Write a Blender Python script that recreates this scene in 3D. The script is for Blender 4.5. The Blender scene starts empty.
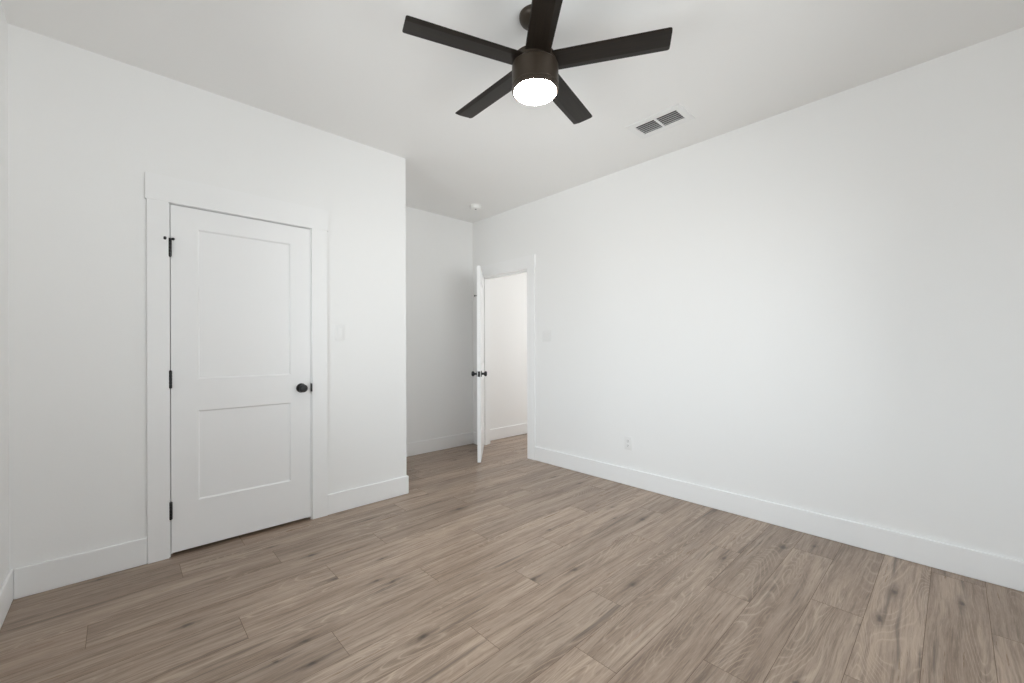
import bpy, bmesh, math, random
from mathutils import Vector, Matrix
random.seed(7)
S = bpy.context.scene
C = S.collection
PI = math.pi
def R(d): return math.radians(d)

# ------------------------------------------------------------------ camera
F_PX, YAW, ROLL, HZ, EYE = 416.67, R(46.786), 0.0031, 347.16, 1.1956
cam_d = bpy.data.cameras.new('camera')
cam_d.sensor_fit = 'HORIZONTAL'; cam_d.sensor_width = 36.0
cam_d.lens = 36.0 * F_PX / 1024.0
cam_d.shift_y = (HZ - 341.5) / 1024.0
cam_d.clip_start = 0.02
cam = bpy.data.objects.new('camera', cam_d); C.objects.link(cam)
fw = Vector((math.cos(YAW), math.sin(YAW), 0)); rt = Vector((math.sin(YAW), -math.cos(YAW), 0)); up = Vector((0, 0, 1))
r2 = rt * math.cos(ROLL) - up * math.sin(ROLL); u2 = up * math.cos(ROLL) + rt * math.sin(ROLL)
M3 = Matrix((r2, u2, -fw)).transposed()
cam.matrix_world = Matrix.Translation((0, 0, EYE)) @ M3.to_4x4()
S.camera = cam

# ------------------------------------------------------------------ sky, lights, exposure
SKY, SKY_DIM, GROUND, SKY_W = (0.655, 0.70, 0.765), (0.215, 0.225, 0.24), (0.51, 0.51, 0.525), 12.0   # open sky, sky dimmed at the rear for balance, pale sunlit ground
W = bpy.data.worlds.new('sky'); S.world = W; W.use_nodes = True
wn = W.node_tree.nodes; wl = W.node_tree.links
bg = wn['Background']   # overcast sky, set dimmer on the rear (-y) side to balance the room light, over pale sunlit ground
wtc = wn.new('ShaderNodeTexCoord'); wsp = wn.new('ShaderNodeSeparateXYZ'); wl.new(wtc.outputs['Generated'], wsp.inputs[0])
def wmap(sock, a, b):
    n = wn.new('ShaderNodeMapRange'); n.inputs['From Min'].default_value = a; n.inputs['From Max'].default_value = b
    wl.new(sock, n.inputs[0]); return n.outputs[0]
def wmix(f, a, b):
    n = wn.new('ShaderNodeMix'); n.data_type = 'RGBA'; wl.new(f, n.inputs[0])
    for i, v in ((6, a), (7, b)):
        if isinstance(v, tuple): n.inputs[i].default_value = (*v, 1)
        else: wl.new(v, n.inputs[i])
    return n.outputs[2]
side = wn.new('ShaderNodeMath'); side.operation = 'SUBTRACT'; wl.new(wsp.outputs[1], side.inputs[0]); wl.new(wsp.outputs[0], side.inputs[1])
skyc = wmix(wmap(side.outputs[0], -0.35, 0.35), SKY_DIM, SKY)
wl.new(wmix(wmap(wsp.outputs[2], -0.05, 0.05), GROUND, skyc), bg.inputs[0]); bg.inputs[1].default_value = SKY_W
S.view_settings.view_transform = 'Standard'
S.view_settings.look = 'None'
S.view_settings.gamma = 1.0
S.view_settings.use_curve_mapping = False
S.view_settings.exposure = 0.07
S.cycles.use_denoising = True; S.cycles.denoising_prefilter = 'NONE'
S.cycles.max_bounces = 16; S.cycles.diffuse_bounces = 12; S.cycles.glossy_bounces = 4
S.cycles.sample_clamp_indirect = 6.0
FAN_GLOW = 52.0
HALL_W = 4.2
HALL_FILL = 7.6

# room numbers (metres)
H = 2.743
XL, XR, YR, YC, YA, XC = -0.388, 3.2007, -0.60, 3.082, 4.118, 1.705
T = 0.12
HX0, HX1, HY0, HY1 = XR + T, 5.10, 2.55, 4.078
WINS = {'left': (0.55, 2.28, 0.60, 2.12), 'rear': (0.60, 2.50, 0.50, 2.15)}   # from, to along the wall, sill, head

def area(name, loc, rot, sx, sy, watts, col=(1, 1, 1), portal=False):
    l = bpy.data.lights.new(name, 'AREA'); l.shape = 'RECTANGLE'; l.size = sx; l.size_y = sy
    l.energy = watts; l.color = col
    o = bpy.data.objects.new(name, l); C.objects.link(o); o.location = loc; o.rotation_euler = rot
    if portal: l.cycles.is_portal = True
    return o
for wside, (wa, wb_, wz0, wz1) in WINS.items():
    if wside == 'left': area('window_portal', (XL - T - 0.02, (wa + wb_) / 2, (wz0 + wz1) / 2), (0, R(-90), 0), wz1 - wz0, wb_ - wa, 1.0, portal=True)
    else: area('window_portal', ((wa + wb_) / 2, YR - T - 0.02, (wz0 + wz1) / 2), (R(90), 0, 0), wb_ - wa, wz1 - wz0, 1.0, portal=True)
area('hall_lamp', (4.60, 2.80, H - 0.05), (0, 0, 0), 0.35, 0.35, HALL_W, (1.0, 0.985, 0.95))
area('hall_fill', (HX1 - 0.03, 3.05, 1.35), (0, R(90), 0), 1.5, 0.9, HALL_FILL, (0.97, 0.985, 1.0))  # added fill panel, evens out the hall wall; no window behind it

# ------------------------------------------------------------------ materials
def mat(name, col, rough=0.5, spec=0.5, metal=0.0):
    m = bpy.data.materials.new(name); m.use_nodes = True
    b = m.node_tree.nodes['Principled BSDF']
    b.inputs['Base Color'].default_value = (*col, 1); b.inputs['Roughness'].default_value = rough
    b.inputs['Specular IOR Level'].default_value = spec; b.inputs['Metallic'].default_value = metal
    return m
def paint(name, col, rough, bump, scale, spec=0.3):
    m = mat(name, col, rough, spec); nt = m.node_tree; b = nt.nodes['Principled BSDF']
    tc = nt.nodes.new('ShaderNodeTexCoord'); n = nt.nodes.new('ShaderNodeTexNoise'); bp = nt.nodes.new('ShaderNodeBump')
    n.inputs['Scale'].default_value = scale; n.inputs['Detail'].default_value = 3
    bp.inputs['Strength'].default_value = bump; bp.inputs['Distance'].default_value = 0.002
    nt.links.new(tc.outputs['Object'], n.inputs['Vector']); nt.links.new(n.outputs[0], bp.inputs['Height'])
    nt.links.new(bp.outputs[0], b.inputs['Normal'])
    return m
M_WALL = paint('wall_paint', (0.885, 0.885, 0.88), 0.75, 0.12, 90, 0.2)
M_CEIL = paint('ceiling_paint', (0.885, 0.882, 0.873), 0.9, 0.15, 70, 0.1)
M_TRIM = paint('trim_paint', (0.895, 0.897, 0.897), 0.38, 0.03, 40, 0.4)
M_DOOR = paint('door_paint', (0.895, 0.897, 0.90), 0.40, 0.03, 40, 0.4)
M_PLATE = mat('white_plastic', (0.845, 0.845, 0.84), 0.35, 0.4)
M_SLOT = mat('dark_slot', (0.03, 0.03, 0.03), 0.6)
M_BLACK = mat('matte_black_metal', (0.012, 0.012, 0.013), 0.38, 0.5)
M_DUCT = mat('duct_interior', (0.17, 0.17, 0.17), 0.7)
M_SMOKE = mat('detector_plastic', (0.88, 0.88, 0.865), 0.4)

def bronze():
    m = mat('bronze_metal', (0.048, 0.036, 0.026), 0.40, 0.35, 0.25); nt = m.node_tree; b = nt.nodes['Principled BSDF']
    tc = nt.nodes.new('ShaderNodeTexCoord'); mp = nt.nodes.new('ShaderNodeMapping'); n = nt.nodes.new('ShaderNodeTexNoise')
    mp.inputs['Scale'].default_value = (30, 30, 400); n.inputs['Scale'].default_value = 1.0
    mr = nt.nodes.new('ShaderNodeMapRange'); mr.inputs['To Min'].default_value = 0.36; mr.inputs['To Max'].default_value = 0.5
    nt.links.new(tc.outputs['Object'], mp.inputs[0]); nt.links.new(mp.outputs[0], n.inputs['Vector'])
    nt.links.new(n.outputs[0], mr.inputs[0]); nt.links.new(mr.outputs[0], b.inputs['Roughness'])
    return m
M_BRONZE = bronze()
def blade_mat():
    m = mat('espresso_blade', (0.012, 0.009, 0.007), 0.38, 0.28); nt = m.node_tree; b = nt.nodes['Principled BSDF']
    tc = nt.nodes.new('ShaderNodeTexCoord'); mp = nt.nodes.new('ShaderNodeMapping'); n = nt.nodes.new('ShaderNodeTexNoise')
    mp.inputs['Scale'].default_value = (6, 120, 6); n.inputs['Scale'].default_value = 1.0; n.inputs['Detail'].default_value = 4
    cr = nt.nodes.new('ShaderNodeValToRGB')
    cr.color_ramp.elements[0].position = 0.3; cr.color_ramp.elements[0].color = (0.0085, 0.0060, 0.0042, 1)
    cr.color_ramp.elements[1].position = 0.7; cr.color_ramp.elements[1].color = (0.0175, 0.0125, 0.0088, 1)
    nt.links.new(tc.outputs['Object'], mp.inputs[0]); nt.links.new(mp.outputs[0], n.inputs['Vector'])
    nt.links.new(n.outputs[0], cr.inputs[0]); nt.links.new(cr.outputs[0], b.inputs['Base Color'])
    return m
M_BLADE = blade_mat()
def glow(name, col, st):
    m = bpy.data.materials.new(name); m.use_nodes = True; b = m.node_tree.nodes['Principled BSDF']
    b.inputs['Base Color'].default_value = (0.9, 0.9, 0.88, 1)
    b.inputs['Emission Color'].default_value = (*col, 1); b.inputs['Emission Strength'].default_value = st
    return m
M_GLOW = glow('lamp_diffuser', (1.0, 0.965, 0.92), FAN_GLOW)
def glass():
    m = bpy.data.materials.new('window_glass'); m.use_nodes = True; nt = m.node_tree; nt.nodes.clear()
    o = nt.nodes.new('ShaderNodeOutputMaterial'); mx = nt.nodes.new('ShaderNodeMixShader')
    t = nt.nodes.new('ShaderNodeBsdfTransparent'); g = nt.nodes.new('ShaderNodeBsdfGlossy'); fr = nt.nodes.new('ShaderNodeFresnel')
    t.inputs[0].default_value = (0.95, 0.97, 0.96, 1); g.inputs['Roughness'].default_value = 0.02; fr.inputs[0].default_value = 1.45
    nt.links.new(fr.outputs[0], mx.inputs[0]); nt.links.new(t.outputs[0], mx.inputs[1]); nt.links.new(g.outputs[0], mx.inputs[2])
    nt.links.new(mx.outputs[0], o.inputs[0]); return m
M_GLASS = glass()

WOOD_DARK, WOOD_LIGHT = (0.228, 0.154, 0.107), (0.430, 0.326, 0.249)
WOOD_GRAIN, WOOD_CERUSE, WOOD_STREAK = (0.128, 0.082, 0.053), (0.52, 0.405, 0.31), (0.075, 0.050, 0.036)
def wood():
    """Grey-brown oak planks. Reads the per-plank face attribute 'plank' (three random numbers)."""
    m = bpy.data.materials.new('oak_plank'); m.use_nodes = True; nt = m.node_tree; N = nt.nodes; L = nt.links
    b = N['Principled BSDF']
    def nd(t, **k):
        n = N.new(t)
        for a, v in k.items(): setattr(n, a, v)
        return n
    def math_(op, a, c=None, clamp=False):
        n = nd('ShaderNodeMath', operation=op, use_clamp=clamp)
        for i, v in enumerate((a, c)):
            if v is None: continue
            if hasattr(v, 'links'): L.new(v, n.inputs[i])
            else: n.inputs[i].default_value = v
        return n.outputs[0]
    def ramp(v, *st):
        n = nd('ShaderNodeValToRGB'); e = n.color_ramp.elements
        e[0].position, e[1].position = st[0][0], st[-1][0]
        e[0].color = (*([st[0][1]] * 3), 1); e[1].color = (*([st[-1][1]] * 3), 1)
        for p, c in st[1:-1]:
            x = e.new(p); x.color = (c, c, c, 1)
        L.new(v, n.inputs[0]); return n.outputs[0]
    def noise(vec, sc, det=3, rough=0.55, dist=0.0):
        mp = nd('ShaderNodeMapping'); mp.inputs['Scale'].default_value = sc; L.new(vec, mp.inputs[0])
        n = nd('ShaderNodeTexNoise'); n.inputs['Scale'].default_value = 1.0; n.inputs['Detail'].default_value = det
        n.inputs['Roughness'].default_value = rough; n.inputs['Distortion'].default_value = dist
        L.new(mp.outputs[0], n.inputs['Vector']); return n.outputs[0]
    def mixc(f, a, c, mode='MIX'):
        n = nd('ShaderNodeMix', data_type='RGBA', blend_type=mode)
        for i, v in ((0, f), (6, a), (7, c)):
            if hasattr(v, 'links'): L.new(v, n.inputs[i])
            elif isinstance(v, tuple): n.inputs[i].default_value = (*v, 1)
            else: n.inputs[i].default_value = v
        return n.outputs[2]
    tc = nd('ShaderNodeTexCoord'); at = nd('ShaderNodeAttribute', attribute_name='plank')
    off = nd('ShaderNodeVectorMath', operation='SCALE'); off.inputs['Scale'].default_value = 37.0; L.new(at.outputs['Vector'], off.inputs[0])
    ad = nd('ShaderNodeVectorMath', operation='ADD'); L.new(tc.outputs['Object'], ad.inputs[0]); L.new(off.outputs[0], ad.inputs[1])
    v = ad.outputs[0]
    sp = nd('ShaderNodeSeparateXYZ'); L.new(at.outputs['Vector'], sp.inputs[0])
    # slow wander of the grain
    wob = noise(v, (1.1, 2.5, 1), 2)
    wv = nd('ShaderNodeCombineXYZ'); L.new(math_('MULTIPLY', math_('SUBTRACT', wob, 0.5), 0.06), wv.inputs[1])
    ad2 = nd('ShaderNodeVectorMath', operation='ADD'); L.new(v, ad2.inputs[0]); L.new(wv.outputs[0], ad2.inputs[1]); g = ad2.outputs[0]
    broad = noise(g, (0.8, 12, 1), 3, 0.6)
    mid = noise(g, (1.6, 36, 1), 5, 0.70)
    pore = noise(g, (5.0, 95, 1), 5, 0.72)
    fine = noise(g, (14, 380, 1), 3, 0.65)
    col = mixc(ramp(broad, (0.30, 0.0), (0.70, 1.0)), WOOD_DARK, WOOD_LIGHT)
    col = mixc(math_('MULTIPLY', ramp(mid, (0.38, 1.0), (0.52, 0.0)), 0.55), col, WOOD_GRAIN)
    col = mixc(math_('MULTIPLY', ramp(pore, (0.36, 1.0), (0.47, 0.0)), 0.45), col, WOOD_GRAIN)
    col = mixc(math_('MULTIPLY', ramp(pore, (0.53, 0.0), (0.66, 1.0)), 0.38), col, WOOD_CERUSE)
    col = mixc(math_('MULTIPLY', ramp(fine, (0.50, 0.0), (0.68, 1.0)), 0.34), col, WOOD_CERUSE)
    # cathedral figure: pale contour lines of a long, slow field, only in patches
    field = noise(g, (0.9, 7.0, 1), 1.0, 0.4, 0.5)
    rings = math_('FRACT', math_('ADD', math_('MULTIPLY', field, 30.0), math_('MULTIPLY', fine, 0.35)))
    ringl = ramp(rings, (0.0, 0.0), (0.35, 0.1), (0.5, 1.0), (0.65, 0.1), (1.0, 0.0))
    rmask = ramp(noise(v, (0.9, 6.0, 1), 1), (0.46, 0.0), (0.60, 1.0))
    col = mixc(math_('MULTIPLY', math_('MULTIPLY', ringl, rmask), 0.62), col, WOOD_CERUSE)
    # dark mineral streaks
    st = ramp(noise(g, (1.1, 24, 1), 3, 0.55), (0.29, 1.0), (0.38, 0.0))
    col = mixc(math_('MULTIPLY', st, 0.62), col, WOOD_STREAK)
    # knots with a tail along the grain
    mp = nd('ShaderNodeMapping'); mp.inputs['Scale'].default_value = (1.8, 5.6, 1); L.new(g, mp.inputs[0])
    vo = nd('ShaderNodeTexVoronoi'); vo.inputs['Scale'].default_value = 1.0; vo.voronoi_dimensions = '2D'; L.new(mp.outputs[0], vo.inputs['Vector'])
    spc = nd('ShaderNodeSeparateXYZ'); L.new(vo.outputs['Color'], spc.inputs[0])
    loc = nd('ShaderNodeVectorMath', operation='SUBTRACT'); L.new(mp.outputs[0], loc.inputs[0]); L.new(vo.outputs['Position'], loc.inputs[1])
    sl = nd('ShaderNodeSeparateXYZ'); L.new(loc.outputs[0], sl.inputs[0])
    rag = math_('MULTIPLY', math_('SUBTRACT', noise(v, (26, 60, 1), 3), 0.5), 0.11)
    big = math_('ADD', math_('MULTIPLY', spc.outputs[1], 1.3), 0.55)                  # size of this knot
    kx = math_('ABSOLUTE', math_('MULTIPLY', sl.outputs[0], 1.7)); ky = math_('ABSOLUTE', sl.outputs[1])
    rr = math_('SQRT', math_('ADD', math_('MULTIPLY', kx, kx), math_('MULTIPLY', ky, ky)))
    dn = math_('DIVIDE', math_('ADD', rr, rag), big)
    pick = ramp(spc.outputs[0], (0.42, 0.0), (0.46, 1.0))
    tail = math_('MULTIPLY', ramp(math_('ADD', ky, rag), (0.0, 1.0), (0.085, 0.0)), ramp(math_('ADD', kx, rag), (0.03, 1.0), (0.40, 0.0)))
    col = mixc(math_('MULTIPLY', math_('MULTIPLY', tail, pick), 0.62), col, WOOD_STREAK)
    col = mixc(math_('MULTIPLY', math_('MULTIPLY', ramp(dn, (0.02, 1.0), (0.15, 0.0)), pick), 0.45), col, WOOD_GRAIN)
    col = mixc(math_('MULTIPLY', math_('MULTIPLY', ramp(dn, (0.010, 1.0), (0.060, 0.0)), pick), 0.80), col, (0.050, 0.034, 0.025))
    # plank to plank tone
    tone = ramp(sp.outputs[0], (0.0, 0.90), (1.0, 1.10))
    col = mixc(1.0, col, tone, 'MULTIPLY')
    L.new(col, b.inputs['Base Color'])
    L.new(ramp(mid, (0.3, 0.38), (0.7, 0.26)), b.inputs['Roughness'])
    b.inputs['Specular IOR Level'].default_value = 0.62
    bp = nd('ShaderNodeBump'); bp.inputs['Strength'].default_value = 0.18; bp.inputs['Distance'].default_value = 0.0012
    L.new(math_('ADD', mid, math_('MULTIPLY', fine, 0.5)), bp.inputs['Height']); L.new(bp.outputs[0], b.inputs['Normal'])
    return m
M_WOOD = wood()
M_SEAM = mat('plank_seam', (0.190, 0.138, 0.102), 0.8, 0.1)

# ------------------------------------------------------------------ mesh helpers
def nb(): return bmesh.new()
def add_box(bm, x0, x1, y0, y1, z0, z1, bev=0.0, seg=2):
    r = bmesh.ops.create_cube(bm, size=1.0)
    for v in r['verts']:
        v.co = Vector(((x0 + x1) / 2 + v.co.x * (x1 - x0), (y0 + y1) / 2 + v.co.y * (y1 - y0), (z0 + z1) / 2 + v.co.z * (z1 - z0)))
    if bev > 0:
        es = list({e for v in r['verts'] for e in v.link_edges})
        bmesh.ops.bevel(bm, geom=es, offset=bev, segments=seg, affect='EDGES', profile=0.6)
def add_lathe(bm, prof, mtx=Matrix(), n=40):
    """prof: (radius, height) from one end to the other, turned about local z."""
    rows = []
    for r, z in prof:
        if r < 1e-6: rows.append([bm.verts.new(mtx @ Vector((0, 0, z)))])
        else: rows.append([bm.verts.new(mtx @ Vector((r * math.cos(2 * PI * i / n), r * math.sin(2 * PI * i / n), z))) for i in range(n)])
    for a, c in zip(rows, rows[1:]):
        for i in range(n):
            j = (i + 1) % n
            if len(a) == 1 and len(c) == 1: continue
            if len(a) == 1: bm.faces.new((a[0], c[j], c[i]))
            elif len(c) == 1: bm.faces.new((a[i], a[j], c[0]))
            else: bm.faces.new((a[i], a[j], c[j], c[i]))
    for e in (rows[0], rows[-1]):
        if len(e) > 1: bm.faces.new(e)
def add_prism(bm, pts, ax, a0, a1):
    """extrude a 2-D outline along axis ax from a0 to a1"""
    def P(p, a):
        if ax == 'x': return Vector((a, p[0], p[1]))
        if ax == 'y': return Vector((p[0], a, p[1]))
        return Vector((p[0], p[1], a))
    A = [bm.verts.new(P(p, a0)) for p in pts]; B = [bm.verts.new(P(p, a1)) for p in pts]
    bm.faces.new(A); bm.faces.new(B[::-1]); n = len(pts)
    for i in range(n): bm.faces.new((A[i], B[i], B[(i + 1) % n], A[(i + 1) % n]))
def obj(name, bm, m, parent=None, smooth=False, angle=35):
    bmesh.ops.recalc_face_normals(bm, faces=bm.faces)
    me = bpy.data.meshes.new(name); bm.to_mesh(me); bm.free()
    me.materials.append(m)
    if smooth:
        me.polygons.foreach_set('use_smooth', [True] * len(me.polygons))
        me.set_sharp_from_angle(angle=R(angle))
    o = bpy.data.objects.new(name, me); C.objects.link(o)
    if parent is not None: o.parent = parent
    return o
def empty(name, loc, rot=(0, 0, 0)):
    o = bpy.data.objects.new(name, None); C.objects.link(o); o.location = loc; o.rotation_euler = rot
    o.empty_display_size = 0.05; return o
def tag(o, label, cat, group=None):
    o['label'] = label; o['category'] = cat
    if group: o['group'] = group
    return o
def struct(o, label=None):
    o['kind'] = 'structure'
    if label: o['label'] = label
    return o
def box_obj(name, m, *boxes, parent=None, bev=0.0):
    bm = nb()
    for b in boxes: add_box(bm, *b, bev=bev)
    return obj(name, bm, m, parent)

# ------------------------------------------------------------------ floor: planks with a fine groove
PW, PL, PY0 = 0.1905, 1.285, 0.09
JOINT = {0: 1.92, 1: 2.38, 2: 1.62, 3: 2.14, 4: 2.605, 5: 2.965, 6: 1.09, 7: 2.82, 8: 0.646, 9: 1.18, 10: 0.381, 11: 0.82, 12: 1.18, 13: 0.65, 14: 1.52, -1: 0.55, -2: 1.35, -3: 0.1, -4: 0.9}
FX0, FX1, FY0, FY1 = XL - T, HX1 + T, YR - T, YA + T
def build_floor():
    bm = nb()
    rnds = []
    g, d = 0.0009, 0.0008
    k0 = math.floor((FY0 - PY0) / PW); k1 = math.ceil((FY1 - PY0) / PW)
    for k in range(k0, k1):
        ya, yb = max(FY0, PY0 + k * PW), min(FY1, PY0 + (k + 1) * PW)
        if yb - ya < 0.01: continue
        x = JOINT.get(k, random.random() * PL)
        while x > FX0: x -= PL
        while x < FX1:
            xa, xb = max(FX0, x), min(FX1, x + PL); x += PL
            if xb - xa < 0.01: continue
            rnd = (random.random(), random.random(), random.random())
            o = [bm.verts.new((a, c, -d)) for a, c in ((xa, ya), (xb, ya), (xb, yb), (xa, yb))]
            i = [bm.verts.new((a, c, 0)) for a, c in ((xa + g, ya + g), (xb - g, ya + g), (xb - g, yb - g), (xa + g, yb - g))]
            f = [bm.faces.new(i)] + [bm.faces.new((o[q], o[(q + 1) % 4], i[(q + 1) % 4], i[q])) for q in range(4)]
            for q in f[1:]: q.material_index = 1
            rnds += [rnd] * 5
    add_box(bm, FX0, FX1, FY0, FY1, -0.12, -d - 0.0002)
    rnds += [(0.5, 0.5, 0.5)] * 6
    bm.faces.index_update()
    me = bpy.data.meshes.new('floor'); bm.to_mesh(me); bm.free(); me.materials.append(M_WOOD); me.materials.append(M_SEAM)
    at = me.attributes.new('plank', 'FLOAT_VECTOR', 'FACE')
    at.data.foreach_set('vector', [c for r in rnds for c in r])
    o = bpy.data.objects.new('floor', me); C.objects.link(o)
    return struct(o, 'grey-brown oak plank floor running through bedroom and hall')
build_floor()

# ------------------------------------------------------------------ walls and ceiling
D1 = (0.197, 0.976, 2.030)      # closet doorway: x0, x1, top
D2 = (3.139, 3.963, 2.055)      # hall doorway (rough): y0, y1, top
VH = (2.642, 2.784, 1.246, 1.543)  # vent hole in the ceiling
struct(box_obj('ceiling', M_CEIL,
    (FX0, VH[0], FY0, FY1, H, H + 0.12), (VH[1], FX1, FY0, FY1, H, H + 0.12),
    (VH[0], VH[1], FY0, VH[2], H, H + 0.12), (VH[0], VH[1], VH[3], FY1, H, H + 0.12)), 'flat white ceiling')
struct(box_obj('wall_closet', M_WALL,
    (XL, D1[0], YC, YC + T, 0, H), (D1[1], XC, YC, YC + T, 0, H), (D1[0], D1[1], YC, YC + T, D1[2], H)), 'white wall with the closed closet door')
struct(box_obj('wall_return', M_WALL, (XC - T, XC, YC + T, YA, 0, H)))
struct(box_obj('wall_alcove', M_WALL, (XL, XR, YA, YA + T, 0, H)), 'shaded white wall at the back of the entry recess')
struct(box_obj('wall_right', M_WALL,
    (XR, XR + T, YR, D2[0], 0, H), (XR, XR + T, D2[1], YA + T, 0, H), (XR, XR + T, D2[0], D2[1], D2[2], H)), 'long blank white wall on the right')
la, lb, lz0, lz1 = WINS['left']; ra, rb, rz0, rz1 = WINS['rear']
struct(box_obj('wall_left', M_WALL,
    (XL - T, XL, YR, la, 0, H), (XL - T, XL, lb, YA + T, 0, H), (XL - T, XL, la, lb, 0, lz0), (XL - T, XL, la, lb, lz1, H)))
struct(box_obj('wall_rear', M_WALL,
    (XL - T, ra, YR - T, YR, 0, H), (rb, XR + T, YR - T, YR, 0, H), (ra, rb, YR - T, YR, 0, rz0), (ra, rb, YR - T, YR, rz1, H)))
struct(box_obj('wall_hall', M_WALL, (HX0, HX1 + T, HY1, YA + T, 0, H)), 'bright white hall wall seen through the open doorway')
struct(box_obj('wall_hall_end', M_WALL, (HX1, HX1 + T, HY0 - T, HY1, 0, H)))
struct(box_obj('wall_hall_near', M_WALL, (HX0, HX1, HY0 - T, HY0, 0, H)))

# the two windows beside and behind the photographer, built along the wall (u) and out of it (d > 0 is into the room)
def make_window(n, side):
    a, c, z0, z1 = WINS[side]; f = 0.05; m = (a + c) / 2
    def P(u0, u1, d0, d1, zz0, zz1):
        return (XL + d0, XL + d1, u0, u1, zz0, zz1) if side == 'left' else (u0, u1, YR + d0, YR + d1, zz0, zz1)
    w = struct(box_obj('window_%d' % n, M_TRIM, *[P(*b) for b in ((a, a + f, -0.09, -0.04, z0, z1), (c - f, c, -0.09, -0.04, z0, z1),
        (a + f, c - f, -0.09, -0.04, z0, z0 + f), (a + f, c - f, -0.09, -0.04, z1 - f, z1), (m - 0.03, m + 0.03, -0.09, -0.04, z0 + f, z1 - f))]), 'white double window')
    box_obj('pane', M_GLASS, P(a + f, m - 0.03, -0.067, -0.063, z0 + f, z1 - f), parent=w)
    box_obj('pane', M_GLASS, P(m + 0.03, c - f, -0.067, -0.063, z0 + f, z1 - f), parent=w)
    struct(box_obj('trim_%d' % (n + 2), M_TRIM, *[P(*b) for b in ((a - 0.09, a, 0, 0.018, z0, z1), (c, c + 0.09, 0, 0.018, z0, z1),
        (a - 0.10, c + 0.10, 0, 0.022, z1, z1 + 0.145), (a - 0.09, c + 0.09, 0, 0.018, z0 - 0.11, z0 - 0.02), (a - 0.10, c + 0.10, -0.04, 0.035, z0 - 0.02, z0))]))
make_window(1, 'left'); make_window(2, 'rear')

# baseboards: square board with an eased top edge
BH, BT = 0.146, 0.014
def bb(name, boxes):
    struct(box_obj(name, M_TRIM, *boxes, bev=0.006))
CX0, CX1 = 0.107, 1.074          # closet casing outer edges
CY0, CY1 = 3.048, 4.040          # hall doorway casing outer edges
bb('baseboard_closet', [(XL + BT, CX0, YC - BT, YC, 0, BH), (CX1, XC + BT, YC - BT, YC, 0, BH)])
bb('baseboard_return', [(XC, XC + BT, YC, YA - BT, 0, BH)])
bb('baseboard_alcove', [(XC, XR, YA - BT, YA, 0, BH)])
bb('baseboard_right', [(XR - BT, XR, YR + BT, CY0, 0, BH), (XR - BT, XR, CY1, YA - BT, 0, BH)])
bb('baseboard_left', [(XL, XL + BT, YR + BT, YC, 0, BH)])
bb('baseboard_rear', [(XL, XR, YR, YR + BT, 0, BH)])
bb('baseboard_hall', [(HX0, HX1, HY1 - BT, HY1, 0, BH)])

# ------------------------------------------------------------------ door casings and jambs
bm = nb()
add_box(bm, CX0, 0.2005, YC - 0.016, YC, 0, 2.028, 0.0006)
add_box(bm, 0.9725, CX1, YC - 0.016, YC, 0, 2.028, 0.0006)
add_box(bm, 0.100, 1.084, YC - 0.0165, YC, 2.028, 2.173, 0.0006)
for b in ((0.197, 0.2065, YC, YC + T, 0, 2.026), (0.9665, 0.976, YC, YC + T, 0, 2.026), (0.197, 0.976, YC, YC + T, 2.026, 2.030),
          (0.2065, 0.2185, YC + 0.04, YC + 0.07, 0, 2.026), (0.9545, 0.9665, YC + 0.04, YC + 0.07, 0, 2.026), (0.2185, 0.9545, YC + 0.04, YC + 0.07, 2.014, 2.026)):
    add_box(bm, *b)
tr1 = struct(obj('trim_1', bm, M_TRIM), 'flat white casing with a taller head board around the closet door')
bm = nb(); add_box(bm, 0.9640, 0.9732, YC - 0.019, YC - 0.0005, 0.891, 0.948, 0.003)
obj('strike_plate', bm, M_BLACK, tr1, True)['label'] = 'black strike plate lip beside the closet knob'
bm = nb()
JA, JB, JT = 3.158, 3.944, 2.035
add_box(bm, XR - 0.016, XR, CY0, JA - 0.005, 0, JT + 0.005, 0.0006)
add_box(bm, XR - 0.016, XR, JB + 0.005, CY1, 0, JT + 0.005, 0.0006)
add_box(bm, XR - 0.0165, XR, 3.040, CY1 + 0.008, JT + 0.005, 2.176, 0.0006)
for b in ((XR, XR + T, D2[0], JA, 0, D2[2]), (XR, XR + T, JB, D2[1], 0, D2[2]), (XR, XR + T, JA, JB, JT, D2[2]),
          (XR + 0.04, XR + 0.075, JA, JA + 0.012, 0, JT), (XR + 0.04, XR + 0.075, JB - 0.012, JB, 0, JT), (XR + 0.04, XR + 0.075, JA + 0.012, JB - 0.012, JT - 0.012, JT),
          (XR + T, XR + T + 0.018, JA - 0.095, JA - 0.005, 0, JT + 0.005), (XR + T, XR + T + 0.018, JB + 0.005, 4.03, 0, JT + 0.005), (XR + T, XR + T + 0.022, JA - 0.105, 4.04, JT + 0.005, 2.179)):
    add_box(bm, *b)
struct(obj('trim_2', bm, M_TRIM), 'flat white casing around the doorway to the hall')

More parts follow.
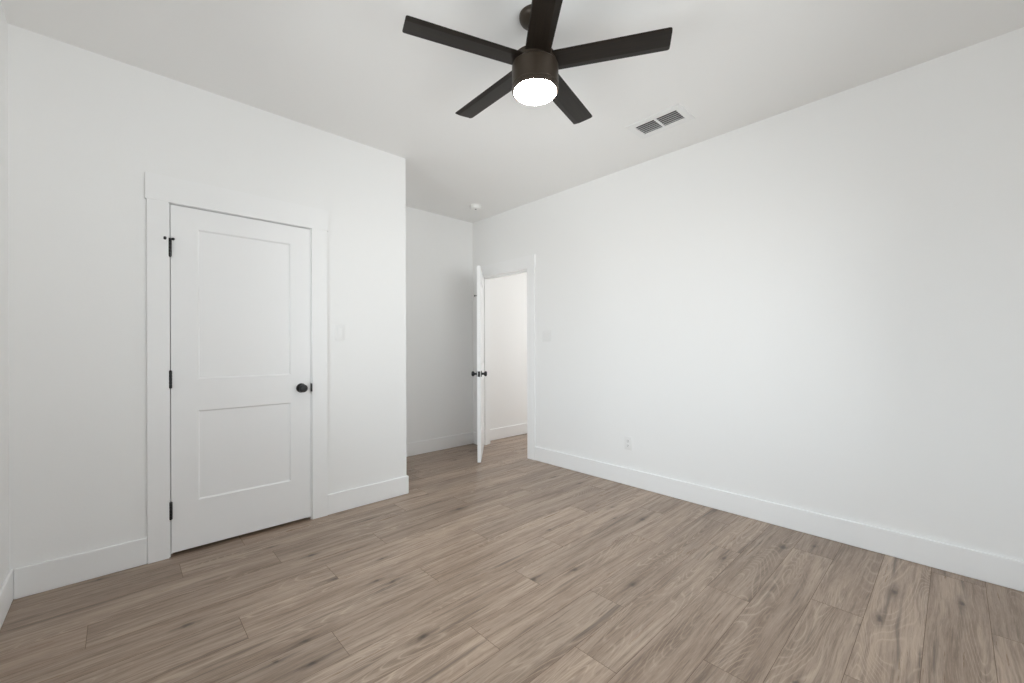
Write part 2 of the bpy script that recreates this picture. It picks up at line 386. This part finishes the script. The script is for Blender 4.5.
# ------------------------------------------------------------------ doors
DTK = 0.035
def slab_bm(DW, DZ0, DZ1):
    """two-panel shaker slab: hinge line at x = 0, room face at y = 0"""
    bm = nb(); x0, x1 = 0.002, 0.002 + DW
    hs = [x0, x0 + 0.125, x1 - 0.125, x1]; vs = [DZ0, 0.2945, 0.8255, 1.0125, 1.900, DZ1]
    bevw, dep = 0.009, 0.0085
    for side in (0, 1):
        Y = 0.0 if side == 0 else DTK; sg = 1 if side == 0 else -1
        def q(a, b, c, d, ya, yb):
            pass
        for i in range(3):
            for j in range(5):
                xa, xb, za, zb = hs[i], hs[i + 1], vs[j], vs[j + 1]
                if i == 1 and j in (1, 3):
                    o = [bm.verts.new((x, Y, z)) for x, z in ((xa, za), (xb, za), (xb, zb), (xa, zb))]
                    n = [bm.verts.new((x, Y + sg * dep, z)) for x, z in ((xa + bevw, za + bevw), (xb - bevw, za + bevw), (xb - bevw, zb - bevw), (xa + bevw, zb - bevw))]
                    bm.faces.new(n)
                    for k in range(4): bm.faces.new((o[k], o[(k + 1) % 4], n[(k + 1) % 4], n[k]))
                else:
                    bm.faces.new([bm.verts.new((x, Y, z)) for x, z in ((xa, za), (xb, za), (xb, zb), (xa, zb))])
    for i in range(3):
        for z in (DZ0, DZ1): bm.faces.new([bm.verts.new(p) for p in ((hs[i], 0, z), (hs[i + 1], 0, z), (hs[i + 1], DTK, z), (hs[i], DTK, z))])
    for j in range(5):
        for x in (x0, x1): bm.faces.new([bm.verts.new(p) for p in ((x, 0, vs[j]), (x, 0, vs[j + 1]), (x, DTK, vs[j + 1]), (x, DTK, vs[j]))])
    bmesh.ops.remove_doubles(bm, verts=bm.verts, dist=1e-5)
    return bm
KZ = 0.920
def knob_parts(door, side, KX):
    # side -1: room face (y = 0), +1: hall face
    Y = 0.0 if side < 0 else DTK
    mt = Matrix.Translation((KX, Y, KZ)) @ Matrix.Rotation(R(90 if side < 0 else -90), 4, 'X')
    bm = nb(); add_lathe(bm, [(0, 0), (0.032, 0), (0.032, 0.004), (0.029, 0.008), (0.0125, 0.010), (0.0115, 0.026), (0.0118, 0.030),
                              (0.019, 0.034), (0.0255, 0.041), (0.0275, 0.048), (0.0265, 0.055), (0.0215, 0.061), (0.012, 0.0635), (0, 0.064)], mt)
    k = obj('door_knob', bm, M_BLACK, door, True); k['label'] = 'round matte black knob'
    return k
def hinge_parts(door, z0, z1, stop=None):
    bm = nb(); r = 0.0075; n = 5; hgt = (z1 - z0)
    for i in range(n):
        a = z0 + hgt * i / n + 0.0006; c = z0 + hgt * (i + 1) / n - 0.0006
        add_lathe(bm, [(0, a), (r, a), (r, c), (0, c)], Matrix.Translation((0, -0.0065, 0)), 16)
    add_lathe(bm, [(0, z0 - 0.004), (0.0045, z0 - 0.003), (0.0055, z0), (0.0055, z1), (0.0045, z1 + 0.003), (0, z1 + 0.004)], Matrix.Translation((0, -0.0065, 0)), 14)
    add_box(bm, 0.0, 0.0022, -0.002, 0.030, z0, z1)
    h = obj('hinge', bm, M_BLACK, door, True); h['label'] = 'black hinge'
    if stop:
        bm = nb(); z = z1 - 0.001
        add_lathe(bm, [(0, -0.003), (0.010, -0.003), (0.010, 0.004), (0, 0.004)], Matrix.Translation((0, -0.0065, z)), 18)
        def rod(dx, dy, ln, rr, tip):
            d = Vector((dx, dy, 0)).normalized(); q = d.to_track_quat('Z', 'Y').to_matrix().to_4x4()
            add_lathe(bm, [(0, 0), (rr, 0), (rr, ln - 0.004), (tip * 0.7, ln - 0.003), (tip, ln), (tip, ln + 0.006), (tip * 0.7, ln + 0.009), (0, ln + 0.0095)], Matrix.Translation((0, -0.0065, z)) @ q, 16)
        rod(*stop, 0.0042, 0.0100)
        rod(0.80, -0.45, 0.012, 0.0032, 0.0075)
        s = obj('door_stop', bm, M_BLACK, h, True); s['label'] = 'small black hinge-pin door stop with bumper'
def make_door(name, loc, rz, label, DW, DZ0, DZ1, stop):
    d = obj(name, slab_bm(DW, DZ0, DZ1), M_DOOR); d.location = loc; d.rotation_euler = (0, 0, rz); struct(d, label)
    knob_parts(d, -1, 0.002 + DW - 0.060); knob_parts(d, 1, 0.002 + DW - 0.060)
    hinge_parts(d, 1.722, 1.822, stop); hinge_parts(d, 0.968, 1.066); hinge_parts(d, 0.216, 0.313)
    bm = nb(); add_box(bm, 0.002 + DW - 0.0002, 0.002 + DW + 0.0012, 0.006, DTK - 0.006, KZ - 0.028, KZ + 0.028, 0.0005)
    add_box(bm, 0.002 + DW, 0.002 + DW + 0.0025, 0.012, DTK - 0.012, KZ - 0.008, KZ + 0.008, 0.0005)
    obj('latch_plate', bm, M_BLACK, d, True)['label'] = 'black latch plate on the door edge'
    return d
make_door('door_1', (0.2082, YC, 0), 0, 'closed white two-panel closet door with black knob', 0.7545, 0.019, 2.0205, (-0.96, -0.28, 0.022))
make_door('door_2', (XR - 0.012, 3.940, 0), R(-132.0), 'white two-panel door standing half open, seen edge-on at the hall doorway', 0.780, 0.013, 2.031, (-0.12, -1.0, 0.068))

# ------------------------------------------------------------------ ceiling fan
FC = Vector((1.417, 1.3445, 0)); ZL, ZB = 2.386, 2.516
fan = tag(empty('ceiling_fan', (FC.x, FC.y, H)), 'dark bronze five-blade ceiling fan with a lit round lamp', 'ceiling fan')
def zf(z): return z - H
bm = nb(); add_lathe(bm, [(0, 0), (0.074, 0), (0.074, -0.010), (0.070, -0.020), (0.058, -0.030), (0.036, -0.038), (0.016, -0.040), (0, -0.040)])
obj('canopy', bm, M_BRONZE, fan, True)
bm = nb(); add_lathe(bm, [(0, -0.036), (0.0125, -0.036), (0.0125, zf(2.575)), (0, zf(2.575))], n=20)
add_lathe(bm, [(0, zf(2.60)), (0.020, zf(2.60)), (0.024, zf(2.575)), (0.024, zf(2.566)), (0, zf(2.566))], n=24)
obj('downrod', bm, M_BRONZE, fan, True)
bm = nb(); add_lathe(bm, [(0, zf(2.562)), (0.030, zf(2.562)), (0.085, zf(2.550)), (0.102, zf(2.542)), (0.102, zf(2.512)), (0.1085, zf(2.504)), (0.1085, zf(ZL + 0.026)),
                          (0.1065, zf(ZL + 0.024)), (0.1065, zf(ZL + 0.021)), (0.1085, zf(ZL + 0.019)), (0.1075, zf(ZL + 0.003)), (0.103, zf(ZL)), (0.103, zf(ZL + 0.005)), (0, zf(ZL + 0.005))], n=64)
obj('motor_housing', bm, M_BRONZE, fan, True)
bm = nb(); add_lathe(bm, [(0, zf(ZL + 0.004)), (0.0985, zf(ZL + 0.004)), (0.0985, zf(ZL - 0.001)), (0.094, zf(ZL - 0.005)), (0.07, zf(ZL - 0.008)), (0.035, zf(ZL - 0.0095)), (0, zf(ZL - 0.010))], n=64)
obj('light_diffuser', bm, M_GLOW, fan, True)['label'] = 'glowing white round diffuser'
def blade_bm():
    """along +x from the hub, +y edge is the lowered one"""
    bm = nb(); R0, R1, w, t = 0.088, 0.600, 0.118, 0.006
    cr = 0.010
    st = [(R0, -w / 2 * 0.97, w / 2 * 0.97), (R1 - cr, -w / 2, w / 2)]
    for a in (30, 60, 90):
        s = cr * math.sin(R(a)); c = cr * (1 - math.cos(R(a))); st.append((R1 - cr + s, -w / 2 + c, w / 2 - c))
    rows = []
    for x, ya, yb in st:
        ch = yb - 0.026
        top = [(ya, t), (yb, t)]; bot = [(yb, 0.0035), (ch, 0.0), (ya + 0.004, 0.0), (ya, 0.0015)]
        rows.append([bm.verts.new((x, y, z)) for y, z in top + bot])
    for a, c in zip(rows, rows[1:]):
        for i in range(6): bm.faces.new((a[i], a[(i + 1) % 6], c[(i + 1) % 6], c[i]))
    bm.faces.new(rows[0]); bm.faces.new(rows[-1][::-1])
    return bm
def arm_bm():
    bm = nb(); add_box(bm, 0.06, 0.135, -0.030, 0.030, 0.006, 0.011, 0.002)
    for x, y in ((0.115, -0.017), (0.115, 0.017)):
        add_lathe(bm, [(0, 0.011), (0.005, 0.011), (0.004, 0.0135), (0, 0.014)], Matrix.Translation((x, y, 0)), 12)
    return bm
b0 = obj('blade', blade_bm(), M_BLADE, fan, False); a0 = obj('blade_bracket', arm_bm(), M_BRONZE, b0, True)
for k in range(5):
    b, a = (b0, a0) if k == 0 else (b0.copy(), a0.copy())
    if k: C.objects.link(b); C.objects.link(a); b.parent = fan; a.parent = b
    b.matrix_local = Matrix.Translation((0, 0, zf(ZB))) @ Matrix.Rotation(R(159.2 + 72 * k), 4, 'Z') @ Matrix.Rotation(R(-1.2), 4, 'Y') @ Matrix.Rotation(R(-7.5), 4, 'X')

# ------------------------------------------------------------------ ceiling vent
v0 = tag(empty('ceiling_vent', (0, 0, H)), 'white rectangular ceiling vent with two louvred openings', 'vent')
bm = nb(); VX0, VX1, VY0, VY1 = 2.594, 2.832, 1.200, 1.589
z0, z1 = -0.006, 0.0
ym0, ym1 = 1.387, 1.402
for b in ((VX0, VH[0], VY0, VY1), (VH[1], VX1, VY0, VY1), (VH[0], VH[1], VY0, VH[2]), (VH[0], VH[1], VH[3], VY1), (VH[0], VH[1], ym0, ym1)):
    add_box(bm, b[0], b[1], b[2], b[3], z0, z1)
obj('vent_frame', bm, M_PLATE, v0)
bm = nb()
for b in ((VH[0], VH[1], VH[2], VH[3], 0.115, 0.119), (VH[0] - 0.002, VH[0] + 0.0008, VH[2], VH[3], 0.001, 0.118), (VH[1] - 0.0008, VH[1] + 0.002, VH[2], VH[3], 0.001, 0.118),
          (VH[0], VH[1], VH[2] - 0.002, VH[2] + 0.0008, 0.001, 0.118), (VH[0], VH[1], VH[3] - 0.0008, VH[3] + 0.002, 0.001, 0.118)):
    add_box(bm, *b)
obj('duct_box', bm, M_DUCT, v0)['label'] = 'dark duct opening behind the louvres'
lv = None
for sec in ((VH[2], ym0), (ym1, VH[3])):
    for i in range(6):
        x = VH[0] + 0.012 + i * (VH[1] - VH[0] - 0.024) / 5
        if lv is None or i == 0:
            bm = nb(); add_prism(bm, [(0.0100, 0.0085), (0.0090, 0.0105), (-0.0080, -0.0020), (-0.0070, -0.0040)], 'y', sec[0] + 0.001, sec[1] - 0.001)
            lv = obj('louver', bm, M_PLATE, v0); o = lv
        else:
            o = lv.copy(); C.objects.link(o); o.parent = v0
        o.location = (x, 0, 0)

# ------------------------------------------------------------------ smoke detector
sd = tag(empty('smoke_detector', (2.835, 3.590, H)), 'small round white smoke detector on the ceiling near the entry recess', 'smoke detector')
bm = nb(); add_lathe(bm, [(0, 0), (0.066, 0), (0.066, -0.008), (0.062, -0.011), (0, -0.011)], n=48); obj('base_plate', bm, M_SMOKE, sd, True)
bm = nb(); add_lathe(bm, [(0, -0.011), (0.054, -0.011), (0.054, -0.026), (0.049, -0.034), (0.036, -0.038), (0, -0.038)], n=48); obj('sensor_cap', bm, M_SMOKE, sd, True)
bm = nb(); add_lathe(bm, [(0, -0.038), (0.010, -0.038), (0.009, -0.0405), (0, -0.041)], n=20); obj('test_button', bm, M_DUCT, sd, True)

# ------------------------------------------------------------------ switches and outlet
def wall_thing(name, loc, rz, label, cat):     # local: plate in the x-z plane, front faces -y
    return tag(empty(name, loc, (0, 0, rz)), label, cat, 'rocker light switches' if cat == 'light switch' else None)
def rocker(parent, x):
    bm = nb(); add_box(bm, x - 0.0185, x + 0.0185, -0.0068, -0.0055, -0.0355, 0.0355, 0.0004); obj('rocker_bezel', bm, M_PLATE, parent, True)
    bm = nb(); add_prism(bm, [(-0.0066, -0.0315), (-0.0085, -0.0315), (-0.0100, 0.0315), (-0.0066, 0.0315)], 'x', x - 0.0155, x + 0.0155)
    obj('rocker', bm, M_PLATE, parent)
s1 = wall_thing('light_switch', (1.167, YC, 1.308), 0, 'single white rocker light switch beside the closet door casing', 'light switch')
bm = nb(); add_box(bm, -0.035, 0.035, -0.0058, 0, -0.057, 0.057, 0.002); obj('cover_plate', bm, M_PLATE, s1, True); rocker(s1, 0)
s2 = wall_thing('light_switch', (XR, 2.880, 1.310), R(-90), 'double white rocker light switch on the right wall beside the hall doorway', 'light switch')
bm = nb(); add_box(bm, -0.058, 0.058, -0.0058, 0, -0.057, 0.057, 0.002); obj('cover_plate', bm, M_PLATE, s2, True); rocker(s2, -0.023); rocker(s2, 0.023)
po = wall_thing('power_outlet', (XR, 1.940, 0.362), R(-90), 'white duplex power outlet low on the right wall', 'outlet')
bm = nb(); add_box(bm, -0.035, 0.035, -0.0058, 0, -0.057, 0.057, 0.002); obj('cover_plate', bm, M_PLATE, po, True)
for zc in (-0.0195, 0.0195):
    bm = nb(); add_box(bm, -0.0165, 0.0165, -0.0078, -0.0055, zc - 0.0145, zc + 0.0145, 0.0009); rc = obj('receptacle', bm, M_PLATE, po, True)
    bm = nb()
    add_box(bm, -0.0075, -0.0055, -0.0082, -0.0070, zc - 0.003, zc + 0.008); add_box(bm, 0.0055, 0.0075, -0.0082, -0.0070, zc - 0.002, zc + 0.007)
    add_lathe(bm, [(0, 0), (0.0026, 0), (0.0026, 0.0012), (0, 0.0012)], Matrix.Translation((0, -0.0070, zc - 0.0085)) @ Matrix.Rotation(R(90), 4, 'X'), 12)
    obj('socket_slots', bm, M_SLOT, rc)
